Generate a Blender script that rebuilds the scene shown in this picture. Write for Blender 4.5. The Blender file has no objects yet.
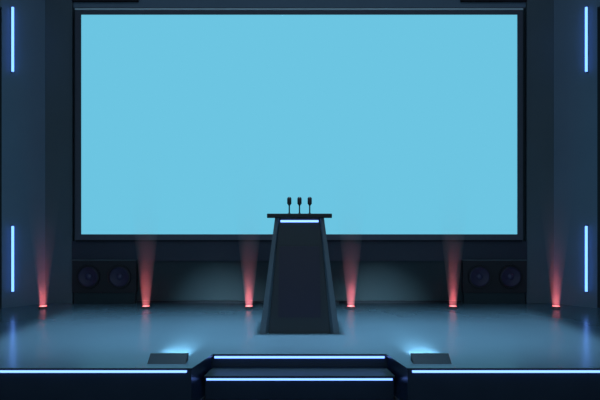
import bpy, bmesh, math
from mathutils import Vector, Matrix

S = bpy.context.scene
COL = S.collection
PI = math.pi
EYE = 1.2          # eye height above the stage deck (m)
F = 600.0          # focal length in pixels

# ------------------------------------------------------------------ materials
def lin(h):
    h = h.lstrip('#')
    out = []
    for i in (0, 2, 4):
        c = int(h[i:i + 2], 16) / 255
        out.append(c / 12.92 if c <= .04045 else ((c + .055) / 1.055) ** 2.4)
    return tuple(out) + (1,)

def surf(name, color, rough=.5, metal=0., spec=.5, var=.12, scale=6., rvar=.05, coat=0.):
    """painted / metal surface with a little procedural unevenness in tone and gloss"""
    m = bpy.data.materials.new(name); m.use_nodes = True
    nt = m.node_tree; b = nt.nodes['Principled BSDF']
    tc = nt.nodes.new('ShaderNodeTexCoord')
    no = nt.nodes.new('ShaderNodeTexNoise'); no.inputs['Scale'].default_value = scale
    no.inputs['Detail'].default_value = 3
    nt.links.new(tc.outputs['Object'], no.inputs['Vector'])
    mx = nt.nodes.new('ShaderNodeMix'); mx.data_type = 'RGBA'
    mx.inputs['A'].default_value = tuple(c * (1 - var) for c in color[:3]) + (1,)
    mx.inputs['B'].default_value = tuple(min(1, c * (1 + var)) for c in color[:3]) + (1,)
    nt.links.new(no.outputs['Fac'], mx.inputs['Factor'])
    nt.links.new(mx.outputs['Result'], b.inputs['Base Color'])
    mr = nt.nodes.new('ShaderNodeMapRange')
    mr.inputs['To Min'].default_value = max(0, rough - rvar); mr.inputs['To Max'].default_value = min(1, rough + rvar)
    nt.links.new(no.outputs['Fac'], mr.inputs['Value'])
    nt.links.new(mr.outputs['Result'], b.inputs['Roughness'])
    b.inputs['Metallic'].default_value = metal
    b.inputs['Specular IOR Level'].default_value = spec
    b.inputs['Coat Weight'].default_value = coat
    return m

def glow(name, color, strength):
    m = bpy.data.materials.new(name); m.use_nodes = True
    nt = m.node_tree; nt.nodes.clear()
    e = nt.nodes.new('ShaderNodeEmission'); o = nt.nodes.new('ShaderNodeOutputMaterial')
    e.inputs['Color'].default_value = tuple(color[:3]) + (1,); e.inputs['Strength'].default_value = strength
    nt.links.new(e.outputs[0], o.inputs['Surface'])
    return m

def haze(name, density, top):
    """thin stage haze inside a beam: it scatters the lamp's own light and thins out upward"""
    m = bpy.data.materials.new(name); m.use_nodes = True
    nt = m.node_tree; nt.nodes.clear()
    o = nt.nodes.new('ShaderNodeOutputMaterial')
    v = nt.nodes.new('ShaderNodeVolumeScatter')
    v.inputs['Color'].default_value = (1, .9, .9, 1); v.inputs['Anisotropy'].default_value = 0
    tc = nt.nodes.new('ShaderNodeTexCoord'); sp = nt.nodes.new('ShaderNodeSeparateXYZ')
    m1 = nt.nodes.new('ShaderNodeMath'); m1.operation = 'MULTIPLY'; m1.inputs[1].default_value = -1 / top
    m2 = nt.nodes.new('ShaderNodeMath'); m2.operation = 'EXPONENT'
    m3 = nt.nodes.new('ShaderNodeMath'); m3.operation = 'MULTIPLY'; m3.inputs[1].default_value = density
    nt.links.new(tc.outputs['Object'], sp.inputs[0]); nt.links.new(sp.outputs['Z'], m1.inputs[0])
    nt.links.new(m1.outputs[0], m2.inputs[0]); nt.links.new(m2.outputs[0], m3.inputs[0])
    nt.links.new(m3.outputs[0], v.inputs['Density'])
    nt.links.new(v.outputs[0], o.inputs['Volume'])
    return m

M = dict(
    deck=surf('glossy_deck_paint', (.115, .19, .245), .22, spec=.5, var=.05, scale=1.2, rvar=.03),
    fascia=surf('fascia_navy', (.005, .014, .030), .32, spec=.5),
    tread=surf('tread_grey', (.012, .024, .027), .45, spec=.3),
    hall=surf('hall_floor', (.010, .011, .016), .7, spec=.2),
    wall=surf('wall_teal', (.019, .037, .047), .55, spec=.25, scale=2),
    band=surf('band_navy', (.032, .040, .062), .55, spec=.25, scale=2),
    panel=surf('side_panel_blue', (.13, .20, .28), .5, spec=.25, scale=1.5),
    pilaster=surf('pilaster_slate', (.095, .135, .165), .5, spec=.25, scale=1.5),
    black=surf('matt_black', (.010, .012, .016), .6, spec=.25),
    bezel=surf('bezel_slate', (.07, .08, .11), .45, spec=.3),
    groove=surf('bezel_groove', (.012, .014, .022), .6, spec=.2),
    trim=surf('satin_trim', (.46, .60, .66), .35),  # pale tone carries the highlight on the frame's top edge
    cab=surf('cabinet_black', (.022, .023, .030), .6, spec=.25),
    ring=surf('woofer_ring', (.010, .010, .016), .45, spec=.35),
    cone=surf('woofer_cone', (.034, .030, .070), .5, spec=.3),
    cap=surf('dust_cap', (.045, .042, .10), .4, spec=.4),
    flange=surf('lectern_slate', (.085, .12, .15), .42, spec=.35, scale=3),
    front=surf('lectern_charcoal', (.020, .028, .036), .42, spec=.35, scale=3),
    inset=surf('lectern_inset_navy', (.016, .015, .036), .35, spec=.35, scale=3),
    slab=surf('lectern_slab', (.006, .007, .010), .4, spec=.35),
    mic=surf('microphone_black', (.008, .009, .012), .5, spec=.3),
    wedge=surf('floodlight_housing', (.012, .026, .040), .5, spec=.3),
    wedge_side=surf('floodlight_end', (.010, .014, .018), .5, spec=.3),
    can=surf('uplight_can', (.012, .012, .016), .4, spec=.4),
    screen=glow('screen_cyan', lin('#6CC5E2'), 1.0),
    led=glow('led_blue', (.125, .30, 1.0), 3.0),
    led_edge=glow('led_edge_blue', (.15, .30, 1.0), 3.0),
    led_lectern=glow('led_lectern_blue', (.20, .38, 1.0), 2.5),
    lens=glow('uplight_lens', (1.0, .22, .24), 3.0),
    flood=glow('floodlight_lens', (.25, .62, 1.0), 2.2),
)

# ------------------------------------------------------------------ mesh helpers
def box(bm, x0, x1, y0, y1, z0, z1, bev=0.):
    r = bmesh.ops.create_cube(bm, size=1)
    vs = r['verts']
    for v in vs:
        v.co = Vector(((x0 + x1) / 2 + v.co.x * (x1 - x0), (y0 + y1) / 2 + v.co.y * (y1 - y0), (z0 + z1) / 2 + v.co.z * (z1 - z0)))
    if bev:
        es = list({e for v in vs for e in v.link_edges})
        bmesh.ops.bevel(bm, geom=es, offset=bev, segments=2, affect='EDGES', profile=.6)

def prism(bm, pts, z0, z1):
    """vertical prism over a plan polygon"""
    loft(bm, [(x, y, z0) for x, y in pts], [(x, y, z1) for x, y in pts])

def loft(bm, lo, hi):
    a = [bm.verts.new(p) for p in lo]; b = [bm.verts.new(p) for p in hi]
    n = len(a)
    bm.faces.new(a[::-1]); bm.faces.new(b)
    for i in range(n):
        bm.faces.new((a[i], a[(i + 1) % n], b[(i + 1) % n], b[i]))

def lathe(bm, prof, seg=40, mat=None, close_ends=True):
    """revolve (radius, height) profile about local Z; mat places it"""
    rings = []
    for r, h in prof:
        if r < 1e-6:
            rings.append([bm.verts.new((0, 0, h))])
        else:
            rings.append([bm.verts.new((r * math.cos(2 * PI * k / seg), r * math.sin(2 * PI * k / seg), h)) for k in range(seg)])
    allv = [v for g in rings for v in g]
    for a, b in zip(rings, rings[1:]):
        for k in range(seg):
            k2 = (k + 1) % seg
            if len(a) == 1:
                bm.faces.new((a[0], b[k2], b[k]))
            elif len(b) == 1:
                bm.faces.new((a[k], a[k2], b[0]))
            else:
                bm.faces.new((a[k], a[k2], b[k2], b[k]))
    if close_ends:
        for g in (rings[0], rings[-1]):
            if len(g) > 1:
                bm.faces.new(g)
    if mat is not None:
        bmesh.ops.transform(bm, matrix=mat, verts=allv)

def tube(bm, pts, r, seg=12):
    """round bar along a polyline"""
    rings = []
    for i, p in enumerate(pts):
        p = Vector(p)
        d = (Vector(pts[min(i + 1, len(pts) - 1)]) - Vector(pts[max(i - 1, 0)])).normalized()
        s = d.orthogonal().normalized() if abs(d.x) > .9 else d.cross(Vector((1, 0, 0))).normalized()
        t = d.cross(s)
        rings.append([bm.verts.new(p + r * (math.cos(2 * PI * k / seg) * s + math.sin(2 * PI * k / seg) * t)) for k in range(seg)])
    for a, b in zip(rings, rings[1:]):
        for k in range(seg):
            bm.faces.new((a[k], a[(k + 1) % seg], b[(k + 1) % seg], b[k]))
    bm.faces.new(rings[0][::-1]); bm.faces.new(rings[-1])

def obj(name, bm, mat, parent=None, smooth=False):
    bmesh.ops.recalc_face_normals(bm, faces=bm.faces[:])
    me = bpy.data.meshes.new(name); bm.to_mesh(me); bm.free()
    if smooth:
        for p in me.polygons: p.use_smooth = True
        me.set_sharp_from_angle(angle=math.radians(35))
    me.materials.append(mat)
    o = bpy.data.objects.new(name, me); COL.objects.link(o)
    if parent is not None: o.parent = parent
    return o

def boxes(name, mat, lst, parent=None, bev=0.):
    bm = bmesh.new()
    for b in lst: box(bm, *b, bev=bev)
    return obj(name, bm, mat, parent)

def tag(o, label, cat, group=None):
    o['label'] = label; o['category'] = cat
    if group: o['group'] = group
    return o

def thing(name, label, cat, loc=(0, 0, 0), rz=0., group=None):
    o = bpy.data.objects.new(name, None); COL.objects.link(o)
    o.location = loc; o.rotation_euler = (0, 0, rz); o.empty_display_size = .1
    return tag(o, label, cat, group)

def struct(name, bm, mat):
    o = obj(name, bm, mat); o['kind'] = 'structure'; return o

def sbox(name, mat, lst, bev=0.):
    o = boxes(name, mat, lst, bev=bev); o['kind'] = 'structure'; return o

def dup(root, loc, label, rz=None):
    """copy of a thing with its parts and sub-parts"""
    r = root.copy(); COL.objects.link(r); r.location = loc; r['label'] = label
    if rz is not None: r.rotation_euler = (0, 0, rz)
    def kids(a, b):
        for ch in list(a.children):
            c = ch.copy(); COL.objects.link(c); c.parent = b
            kids(ch, c)
    kids(root, r)
    return r

def PX(px, d): return (px - 299.5) * d / F          # photo column -> metres at distance d
def PZ(py, d): return EYE - (py - 215) * d / F      # photo row    -> height at distance d

# ------------------------------------------------------------------ the room shell
BACK = 8.18
SIDE = 3.96
TOP = 4.75
sbox('floor', M['hall'], [(-9, 9, -3, 8.6, -.40, -.32)])
sbox('wall_back', M['wall'], [(-SIDE - .2, SIDE + .2, BACK, BACK + .15, 0, TOP)])
sbox('ceiling', M['black'], [(-SIDE - .2, SIDE + .2, 3.2, BACK + .15, TOP, TOP + .12)])
sbox('baseboard_back', M['groove'], [(-2.2, 2.2, BACK - .02, BACK, 0, .036)])

# dark band under the screen, and the deeper blocks over its two ends
sbox('trim_1', M['band'], [(PX(72, 8.12), PX(527, 8.12), 8.11, BACK, PZ(261, 8.11), PZ(241, 8.11))], bev=.004)
for i, s in ((2, -1), (3, 1)):
    x0, x1 = sorted((s * 3.075, s * 2.18))
    sbox('trim_%d' % i, M['black'], [(x0, x1, 8.10, 8.139, PZ(1.3, 8.10), TOP)], bev=.004)

sbox('trim_10', M['panel'], [(-3.07, 3.07, 8.14, BACK, PZ(7, 8.12), TOP)], bev=.004)  # added paler panel: light falling on the upper wall, put into colour
CORNER = Vector((-3.44, 8.18)); OUT = Vector((-3.832, 7.78))
for s, side in ((-1, 'left'), (1, 'right')):
    k = -s
    # flat pilaster between the screen bay and the corner
    bm = bmesh.new()
    x0, x1 = sorted((s * 3.075, s * 3.44))
    box(bm, x0, x1, 8.12, BACK, 0, TOP, bev=.006)
    struct('trim_%d' % (4 if s < 0 else 5), bm, M['pilaster'])
    # splayed panel carrying the light strips
    bm = bmesh.new()
    p = [(CORNER.x, CORNER.y - .06), (OUT.x, OUT.y - .06), (OUT.x, OUT.y + .1), (CORNER.x - .1, CORNER.y)]
    p = [(-x * s, y) for x, y in p]
    prism(bm, p, 0, TOP)
    struct('trim_%d' % (6 if s < 0 else 7), bm, M['panel'])
    # header over the dark side opening
    bm = bmesh.new()
    p = [(OUT.x, OUT.y - .06), (-SIDE, 7.66), (-SIDE, 7.90), (OUT.x, OUT.y + .1)]
    prism(bm, [(-x * s, y) for x, y in p], PZ(6.5, 7.7), TOP)
    struct('trim_%d' % (8 if s < 0 else 9), bm, M['panel'])
    # dark leaf set back in the side opening
    bm = bmesh.new()
    p = [(OUT.x, OUT.y + .015), (-SIDE, 7.735), (-SIDE, 7.90), (OUT.x, OUT.y + .1)]
    prism(bm, [(-x * s, y) for x, y in p], 0, PZ(6.5, 7.7))
    struct('trim_%d' % (11 if s < 0 else 12), bm, M['wall'])
    # outer wall
    x0, x1 = sorted((s * SIDE, s * (SIDE + .2)))
    sbox('wall_' + side, M['wall'], [(x0, x1, 3.2, BACK, -.32, TOP)])

# ------------------------------------------------------------------ stage
FR = 4.706; NB = 5.18; SW = SIDE - .004
def deck_plan(front, back, nback, a, b, c):
    return [(-SW, back), (-SW, front), (-a, front), (-b, nback), (b, nback), (a, front), (SW, front), (SW, back)]
stage = thing('stage', 'low dark stage with glossy blue-grey deck and a notch for the step', 'stage', (0, 6.4, -.32))
def on(o, root):
    """parts are modelled in world space: shift them into their thing's frame"""
    o.data.transform(Matrix.Translation(-root.location)); return o
bm = bmesh.new(); prism(bm, deck_plan(FR, BACK - .001, NB, .843, .747, 0), -.003, 0)
on(obj('deck', bm, M['deck'], stage), stage)
bm = bmesh.new(); prism(bm, deck_plan(FR, BACK - .001, NB, .843, .747, 0), -.018, -.003)
on(obj('nosing', bm, M['fascia'], stage), stage)
bm = bmesh.new()
prism(bm, [(-SW, BACK - .001), (-SW, FR + .034), (-.855, FR + .034), (-.765, NB + .034), (.765, NB + .034), (.855, FR + .034), (SW, FR + .034), (SW, BACK - .001)], -.32, -.018)
on(obj('fascia', bm, M['fascia'], stage), stage)
for x0, x1, y in ((-SW, -.889, FR + .034), (.889, SW, FR + .034), (-.737, .737, NB + .034)):
    on(boxes('light_strip', M['led_edge'], [(x0, x1, y - .024, y, -.041, -.0185)], stage, bev=.003), stage)
    stage.children[-1]['label'] = 'glowing pale blue light strip under the deck edge'

step = thing('stage_step', 'low dark step set in the notch at the stage front, edge lit', 'step', (0, 5.05, -.32))
bm = bmesh.new(); prism(bm, [(-.783, 4.92), (.783, 4.92), (.750, NB + .02), (-.750, NB + .02)], -.124, -.121)
on(obj('tread', bm, M['tread'], step), step)
bm = bmesh.new(); prism(bm, [(-.783, 4.92), (.783, 4.92), (.750, NB + .02), (-.750, NB + .02)], -.139, -.124)
on(obj('nosing', bm, M['fascia'], step), step)
bm = bmesh.new(); prism(bm, [(-.778, 4.955), (.778, 4.955), (.750, NB + .02), (-.750, NB + .02)], -.32, -.139)
on(obj('riser', bm, M['fascia'], step), step)
on(boxes('light_strip', M['led_edge'], [(-.766, .766, 4.932, 4.955, -.161, -.1395)], step, bev=.003), step)
step.children[-1]['label'] = 'glowing pale blue light strip under the tread'

# ------------------------------------------------------------------ projection screen
D = 8.02
x0, x1, z0, z1 = PX(81, D), PX(517.5, D), PZ(234.3, D), PZ(14.5, D)
scr = thing('projection_screen', 'huge blank cyan lit screen in dark frame on the back wall', 'screen', (0, BACK, z0))
on(boxes('display', M['screen'], [(x0, x1, D + .012, D + .05, z0, z1)], scr), scr)
fx0, fx1, fz0, fz1 = PX(75, D), PX(523, D), PZ(240, D), PZ(7.5, D)
# mitred frame rails
def rail(name, q, mat):
    bm = bmesh.new(); loft(bm, [(x, D, z) for x, z in q], [(x, BACK, z) for x, z in q])
    return on(obj(name, bm, mat, scr), scr)
rail('frame_rail', [(fx0, fz0), (fx1, fz0), (x1, z0), (x0, z0)], M['bezel'])
rail('frame_rail', [(fx0, fz1), (x0, z1), (x1, z1), (fx1, fz1)], M['bezel'])
rail('frame_rail', [(fx0, fz0), (x0, z0), (x0, z1), (fx0, fz1)], M['bezel'])
rail('frame_rail', [(fx1, fz0), (fx1, fz1), (x1, z1), (x1, z0)], M['bezel'])
on(boxes('shadow_gap', M['groove'], [(fx0, fx1, D + .03, BACK, fz0 - .022, fz0)], scr), scr)
tr = on(boxes('trim_bar', M['trim'], [(fx0, fx1, D - .012, D, PZ(10.2, D), PZ(8.4, D))], scr, bev=.003), scr)  # added bar, its pale colour paints the frame's top highlight
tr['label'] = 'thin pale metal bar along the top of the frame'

# ------------------------------------------------------------------ loudspeakers in the wall base
D = 8.08; U = D / F
sw, sh = 64 * U, 32.5 * U
zc = PZ(276.8, D)
spk = thing('loudspeaker', 'black twin woofer loudspeaker cabinet under the left end of screen', 'loudspeaker', (PX(104, D), BACK, zc - sh / 2), 0, 'twin woofer cabinets under the screen')
dy = D - BACK
boxes('cabinet', M['cab'], [(-sw / 2, sw / 2, dy, -.001, 0, sh)], spk, bev=.006)
e = boxes('top_edge', M['pilaster'], [(-sw / 2, sw / 2, dy - .004, -.01, sh, sh + .010)], spk, bev=.002)
e['label'] = 'thin paler lip along the cabinet top'
boxes('plinth', M['wall'], [(-sw / 2 + .02, sw / 2 - .02, dy + .02, -.001, sh / 2 - zc, 0)], spk)
for dx in (-15.5 * U, 15.5 * U):
    mt = Matrix.Translation((dx, dy, sh / 2)) @ Matrix.Rotation(PI / 2, 4, 'X')   # local +Z -> -Y (to the hall)
    R = 11.8 * U
    bm = bmesh.new(); lathe(bm, [(R, 0), (R, .020), (R * .97, .026), (R * .86, .026), (R * .82, .020), (R * .82, 0)], 48, mt)
    w = obj('woofer', bm, M['ring'], spk, True)
    bm = bmesh.new(); lathe(bm, [(R * .82, .001), (R * .82, .019), (R * .76, .024), (R * .70, .019), (R * .30, .003), (0, .003)], 48, mt, close_ends=False)
    obj('woofer_cone', bm, M['cone'], w, True)
    bm = bmesh.new(); lathe(bm, [(R * .27, .003), (R * .25, .012), (R * .18, .020), (R * .09, .024), (0, .0255)], 32, mt, close_ends=False)
    obj('dust_cap', bm, M['cap'], w, True)
dup(spk, (PX(495, D), BACK, zc - sh / 2), 'black twin woofer loudspeaker cabinet under the right end of screen')

# ------------------------------------------------------------------ lectern
LY = 6.05; LU = LY / F
lec = thing('lectern', 'dark slate tapering lectern with blue light strip, centre of the stage', 'lectern', (0, LY, 0))
HB, HT = 40.0 * LU, 24.8 * LU       # half widths, bottom and top
ZT = PZ(218, LY)                    # underside of the slab
TB = .07                            # the front leans back this much
def side(s):
    bm = bmesh.new()
    def plan(h, y, fl, ch): return [(s * h, y), (s * (h - fl), y), (s * (h - fl - ch), y + .05), (s * (h - fl - ch), y + .42), (s * h, y + .42)]
    lo = [(x, y, 0) for x, y in plan(HB, 0, .058, .034)]
    hi = [(x, y, ZT) for x, y in plan(HT, TB, .034, .012)]
    if s > 0: lo, hi = lo[::-1], hi[::-1]
    loft(bm, lo, hi)
    return obj('side_panel', bm, M['flange'], lec)
side(-1); side(1)
def slab_between(hb, ht, y0, y1, z0, z1, yt0=None, yt1=None):
    bm = bmesh.new()
    loft(bm, [(-hb, y0, z0), (hb, y0, z0), (hb, y1, z0), (-hb, y1, z0)], [(-ht, yt0, z1), (ht, yt0, z1), (ht, yt1, z1), (-ht, yt1, z1)])
    return bm
fb, ft = HB - .092, HT - .046
obj('front_panel', slab_between(fb, ft, .035, .075, .0, ZT, .035 + TB, .075 + TB), M['front'], lec)
obj('back_panel', slab_between(fb, ft, .36, .40, .0, ZT, .36 + TB, .40 + TB), M['front'], lec)
# navy inset on the front
za, zb = .16, .88
ya, yb = .035 + TB * za / ZT, .035 + TB * zb / ZT
ip = obj('inset_panel', slab_between(21.5 * LU, 20.5 * LU, ya - .008, ya + .004, za, zb, yb - .008, yb + .004), M['inset'], lec)
ip['label'] = 'dark navy inset panel'
boxes('top_slab', M['slab'], [(-32.5 * LU, 32.5 * LU, -.02, .54, ZT, ZT + .045)], lec, bev=.008)
zl = PZ(221.3, LY); yl = .035 + TB * zl / ZT
ls = boxes('light_strip', M['led_lectern'], [(-19.3 * LU, 19.3 * LU, yl - .02, yl + .002, zl - .011, zl + .011)], lec, bev=.003)
ls['label'] = 'short glowing pale blue light strip under the top slab'

# ------------------------------------------------------------------ microphones on the lectern
md = .20
MU = (LY + md) / F
zs = ZT + .045
names = ['left', 'middle', 'right']
mic = thing('microphone', 'leftmost of three slim black microphones standing on the lectern top', 'microphone', (-10.2 * MU, LY + md, zs), 0, 'microphones on the lectern')
bm = bmesh.new(); lathe(bm, [(0, 0), (.013, 0), (.013, .003), (.010, .006), (.008, .009), (0, .009)], 24)
obj('base', bm, M['mic'], mic, True)
bm = bmesh.new(); tube(bm, [(0, 0, .008), (0, 0, .11)], .0072)
obj('stem', bm, M['mic'], mic, True)
hz0, hz1 = PZ(205.5, LY + md) - zs, PZ(196.8, LY + md) - zs
r = .0225; n = [(0, hz0), (.010, hz0), (.016, hz0 + .012), (r, hz0 + .018)]
n += [(r, hz1 - r * .9)] + [(r * math.cos(a), hz1 - r * .9 + r * .9 * math.sin(a)) for a in (PI / 8, PI / 4, 3 * PI / 8)] + [(0, hz1)]
bm = bmesh.new(); lathe(bm, n, 24)
obj('head', bm, M['mic'], mic, True)
dup(mic, (0, LY + md, zs), 'middle of three slim black microphones standing on the lectern top')
dup(mic, (10.2 * MU, LY + md, zs), 'rightmost of three slim black microphones standing on the lectern top')

# ------------------------------------------------------------------ wall light strips
u = (OUT - CORNER).normalized(); nrm = Vector((-u.y, u.x))
if nrm.y > 0: nrm = -nrm
d = 7.795
def wall_light(s, yt, yb, label):
    P = Vector((PX(12, d), d))
    z0, z1 = PZ(yb, d), PZ(yt, d)
    ang = math.atan2(nrm.y, nrm.x) + PI / 2
    t = thing('wall_light', label, 'light strip', (P.x * -s, P.y, z0), ang * -s, 'vertical light strips on the side panels')
    h = z1 - z0
    b = boxes('channel', M['groove'], [(-.010, .010, -.012, .004, -.012, h + .012)], t, bev=.002)
    bm = bmesh.new(); box(bm, -.0145, .0145, -.036, -.012, 0, h, bev=.006)
    obj('tube', bm, M['led'], t)
    return t
wall_light(-1, 7.5, 72, 'upper glowing blue vertical light strip on the left side panel')
wall_light(-1, 226, 291.5, 'lower glowing blue vertical light strip on the left side panel')
wall_light(1, 7.5, 72, 'upper glowing blue vertical light strip on the right side panel')
wall_light(1, 226, 291.5, 'lower glowing blue vertical light strip on the right side panel')

# ------------------------------------------------------------------ red floor uplights with their beams in the haze
UD = 7.74
BH, BR0, BR1 = 2.0, .046, .275
hz = haze('beam_haze', 3.6, .32)
lamp_data = bpy.data.lights.new('uplight_lamp', 'AREA'); lamp_data.shape = 'DISK'
lamp_data.size = .084; lamp_data.energy = .36; lamp_data.color = (1, .21, .25); lamp_data.spread = math.radians(23)
cols = (43.2, 146, 249, 351, 453, 556)
labs = ['red floor uplight at the far left, by the left side panel',
        'red floor uplight beside the left loudspeaker cabinet',
        'red floor uplight just left of the lectern',
        'red floor uplight just right of the lectern',
        'red floor uplight beside the right loudspeaker cabinet',
        'red floor uplight at the far right, by the right side panel']
up = thing('floor_uplight', labs[0], 'uplight', (PX(cols[0], UD), UD, 0), 0, 'red uplights along the back of the stage')
bm = bmesh.new(); lathe(bm, [(0, 0), (.046, 0), (.054, .004), (.054, .020), (.051, .025), (.046, .025), (.046, .018), (0, .018)], 32)
obj('housing', bm, M['can'], up, True)
bm = bmesh.new(); lathe(bm, [(.0455, .0185), (.0455, .025), (.03, .028), (0, .029)], 32, close_ends=True)
l_ = obj('lens', bm, M['lens'], up, True); l_['label'] = 'glowing pink lens'
bm = bmesh.new(); lathe(bm, [(BR0, 0), (BR1, BH)], 48)
bm_o = obj('light_beam', bm, hz, up, True); bm_o.location = (0, 0, .031)
bm_o['label'] = 'soft red beam of light rising through haze'
lo = bpy.data.objects.new('lamp', lamp_data); COL.objects.link(lo); lo.parent = up
lo.location = (0, 0, .0305); lo.rotation_euler = (PI, 0, 0)
for c, lb in list(zip(cols, labs))[1:]:
    dup(up, (PX(c, UD), UD, 0), lb)

# ------------------------------------------------------------------ low floodlights at the stage front
W0, W1 = 4.83, 4.96
fl = thing('stage_floodlight', 'low grey wedge floodlight on deck, left of the notch', 'floodlight', ((PX(148, W0) + PX(184.7, W0)) / 2, W0, 0), 0, 'wedge floodlights at the stage front')
hw = (PX(184.7, W0) - PX(148, W0)) / 2; zt = PZ(353, W1); dd = W1 - W0
bm = bmesh.new()
loft(bm, [(-hw, 0, 0), (-hw, dd, 0), (-hw, dd, zt), (-hw, dd - .02, zt)], [(hw, 0, 0), (hw, dd, 0), (hw, dd, zt), (hw, dd - .02, zt)])
obj('housing', bm, M['wedge'], fl)
boxes('lens', M['flood'], [(-hw + .02, hw - .02, dd, dd + .006, .012, zt - .008)], fl)
for s in (-1, 1):
    bm = bmesh.new()
    q = [(s * hw, -.003, 0), (s * hw, dd, 0), (s * hw, dd, zt), (s * hw, dd - .022, zt + .002)]
    loft(bm, q, [(x + s * .006, y, z) for x, y, z in q])
    obj('end_cap', bm, M['wedge_side'], fl)
ad = bpy.data.lights.new('flood_lamp', 'AREA'); ad.shape = 'RECTANGLE'; ad.size = .24; ad.size_y = .03
ad.energy = 3.4; ad.color = (.45, .8, 1.0); ad.spread = math.radians(29)
lo = bpy.data.objects.new('lamp', ad); COL.objects.link(lo); lo.parent = fl
lo.location = (0, dd + .012, zt - .02); lo.rotation_euler = (math.radians(85), 0, 0)
dup(fl, (-fl.location.x, W0, 0), 'low grey wedge floodlight on deck, right of the notch')

# ------------------------------------------------------------------ light
w = bpy.data.worlds.new('hall_dark'); S.world = w; w.use_nodes = True
bg = w.node_tree.nodes['Background']
bg.inputs['Color'].default_value = (.33, .50, .63, 1); bg.inputs['Strength'].default_value = 1.0

wash = bpy.data.lights.new('stage_wash', 'AREA'); wash.shape = 'RECTANGLE'  # unseen overhead lamp, added to brighten the deck
wash.size = 4.8; wash.size_y = .7; wash.energy = 6; wash.color = (.42, .78, 1.0); wash.spread = math.radians(32)
wo = bpy.data.objects.new('stage_wash', wash); COL.objects.link(wo); wo.location = (0, 5.7, TOP - .06)

# unseen spotlight added over the stage, masked to a sharp-edged pool on the deck
pr = bpy.data.lights.new('profile_spot', 'SPOT'); pr.energy = 1350; pr.color = (.47, .75, 1.0)
pr.spot_size = math.radians(100); pr.spot_blend = .2; pr.shadow_soft_size = .12
pr.use_nodes = True
nt = pr.node_tree; em = [n for n in nt.nodes if n.type == 'EMISSION'][0]
tc = nt.nodes.new('ShaderNodeTexCoord'); sp = nt.nodes.new('ShaderNodeSeparateXYZ')
nt.links.new(tc.outputs['Normal'], sp.inputs[0])
def mnode(op, a, b=None):
    n = nt.nodes.new('ShaderNodeMath'); n.operation = op
    for k, v in enumerate((a, b)):
        if v is None: continue
        if isinstance(v, (int, float)): n.inputs[k].default_value = v
        else: nt.links.new(v, n.inputs[k])
    return n.outputs[0]
def pool_mask(axis, near, far):
    q = mnode('ABSOLUTE', mnode('DIVIDE', sp.outputs[axis], sp.outputs['Z']))
    n = nt.nodes.new('ShaderNodeMapRange'); n.interpolation_type = 'SMOOTHSTEP'
    n.inputs['From Min'].default_value = near; n.inputs['From Max'].default_value = far
    n.inputs['To Min'].default_value = 1; n.inputs['To Max'].default_value = 0
    nt.links.new(q, n.inputs['Value']); return n.outputs[0]
nt.links.new(mnode('MULTIPLY', pool_mask('X', .60, .65), pool_mask('Y', .06, .43)), em.inputs['Strength'])
po = bpy.data.objects.new('profile_spot', pr); COL.objects.link(po); po.location = (0, 6.1, TOP - .08)

# unseen ceiling lamp added to brighten the upper back wall
bw = bpy.data.lights.new('wall_washer', 'AREA'); bw.shape = 'RECTANGLE'; bw.size = 7.2; bw.size_y = .15
bw.energy = 9; bw.color = (.55, .78, 1.0)
bo = bpy.data.objects.new('wall_washer', bw); COL.objects.link(bo); bo.location = (0, 7.1, TOP - .05)

# ------------------------------------------------------------------ camera
cd = bpy.data.cameras.new('camera'); cd.sensor_width = 36; cd.lens = 36.0
cd.shift_y = 15 / 600; cd.shift_x = .5 / 600
cam = bpy.data.objects.new('camera', cd); COL.objects.link(cam)
cam.location = (0, 0, EYE); cam.rotation_euler = (PI / 2, 0, 0)
S.camera = cam
S.view_settings.view_transform = 'Standard'; S.view_settings.look = 'None'
S.view_settings.exposure = 0; S.view_settings.gamma = 1; S.view_settings.use_curve_mapping = False
S.cycles.use_denoising = True
S.cycles.volume_step_rate = .25
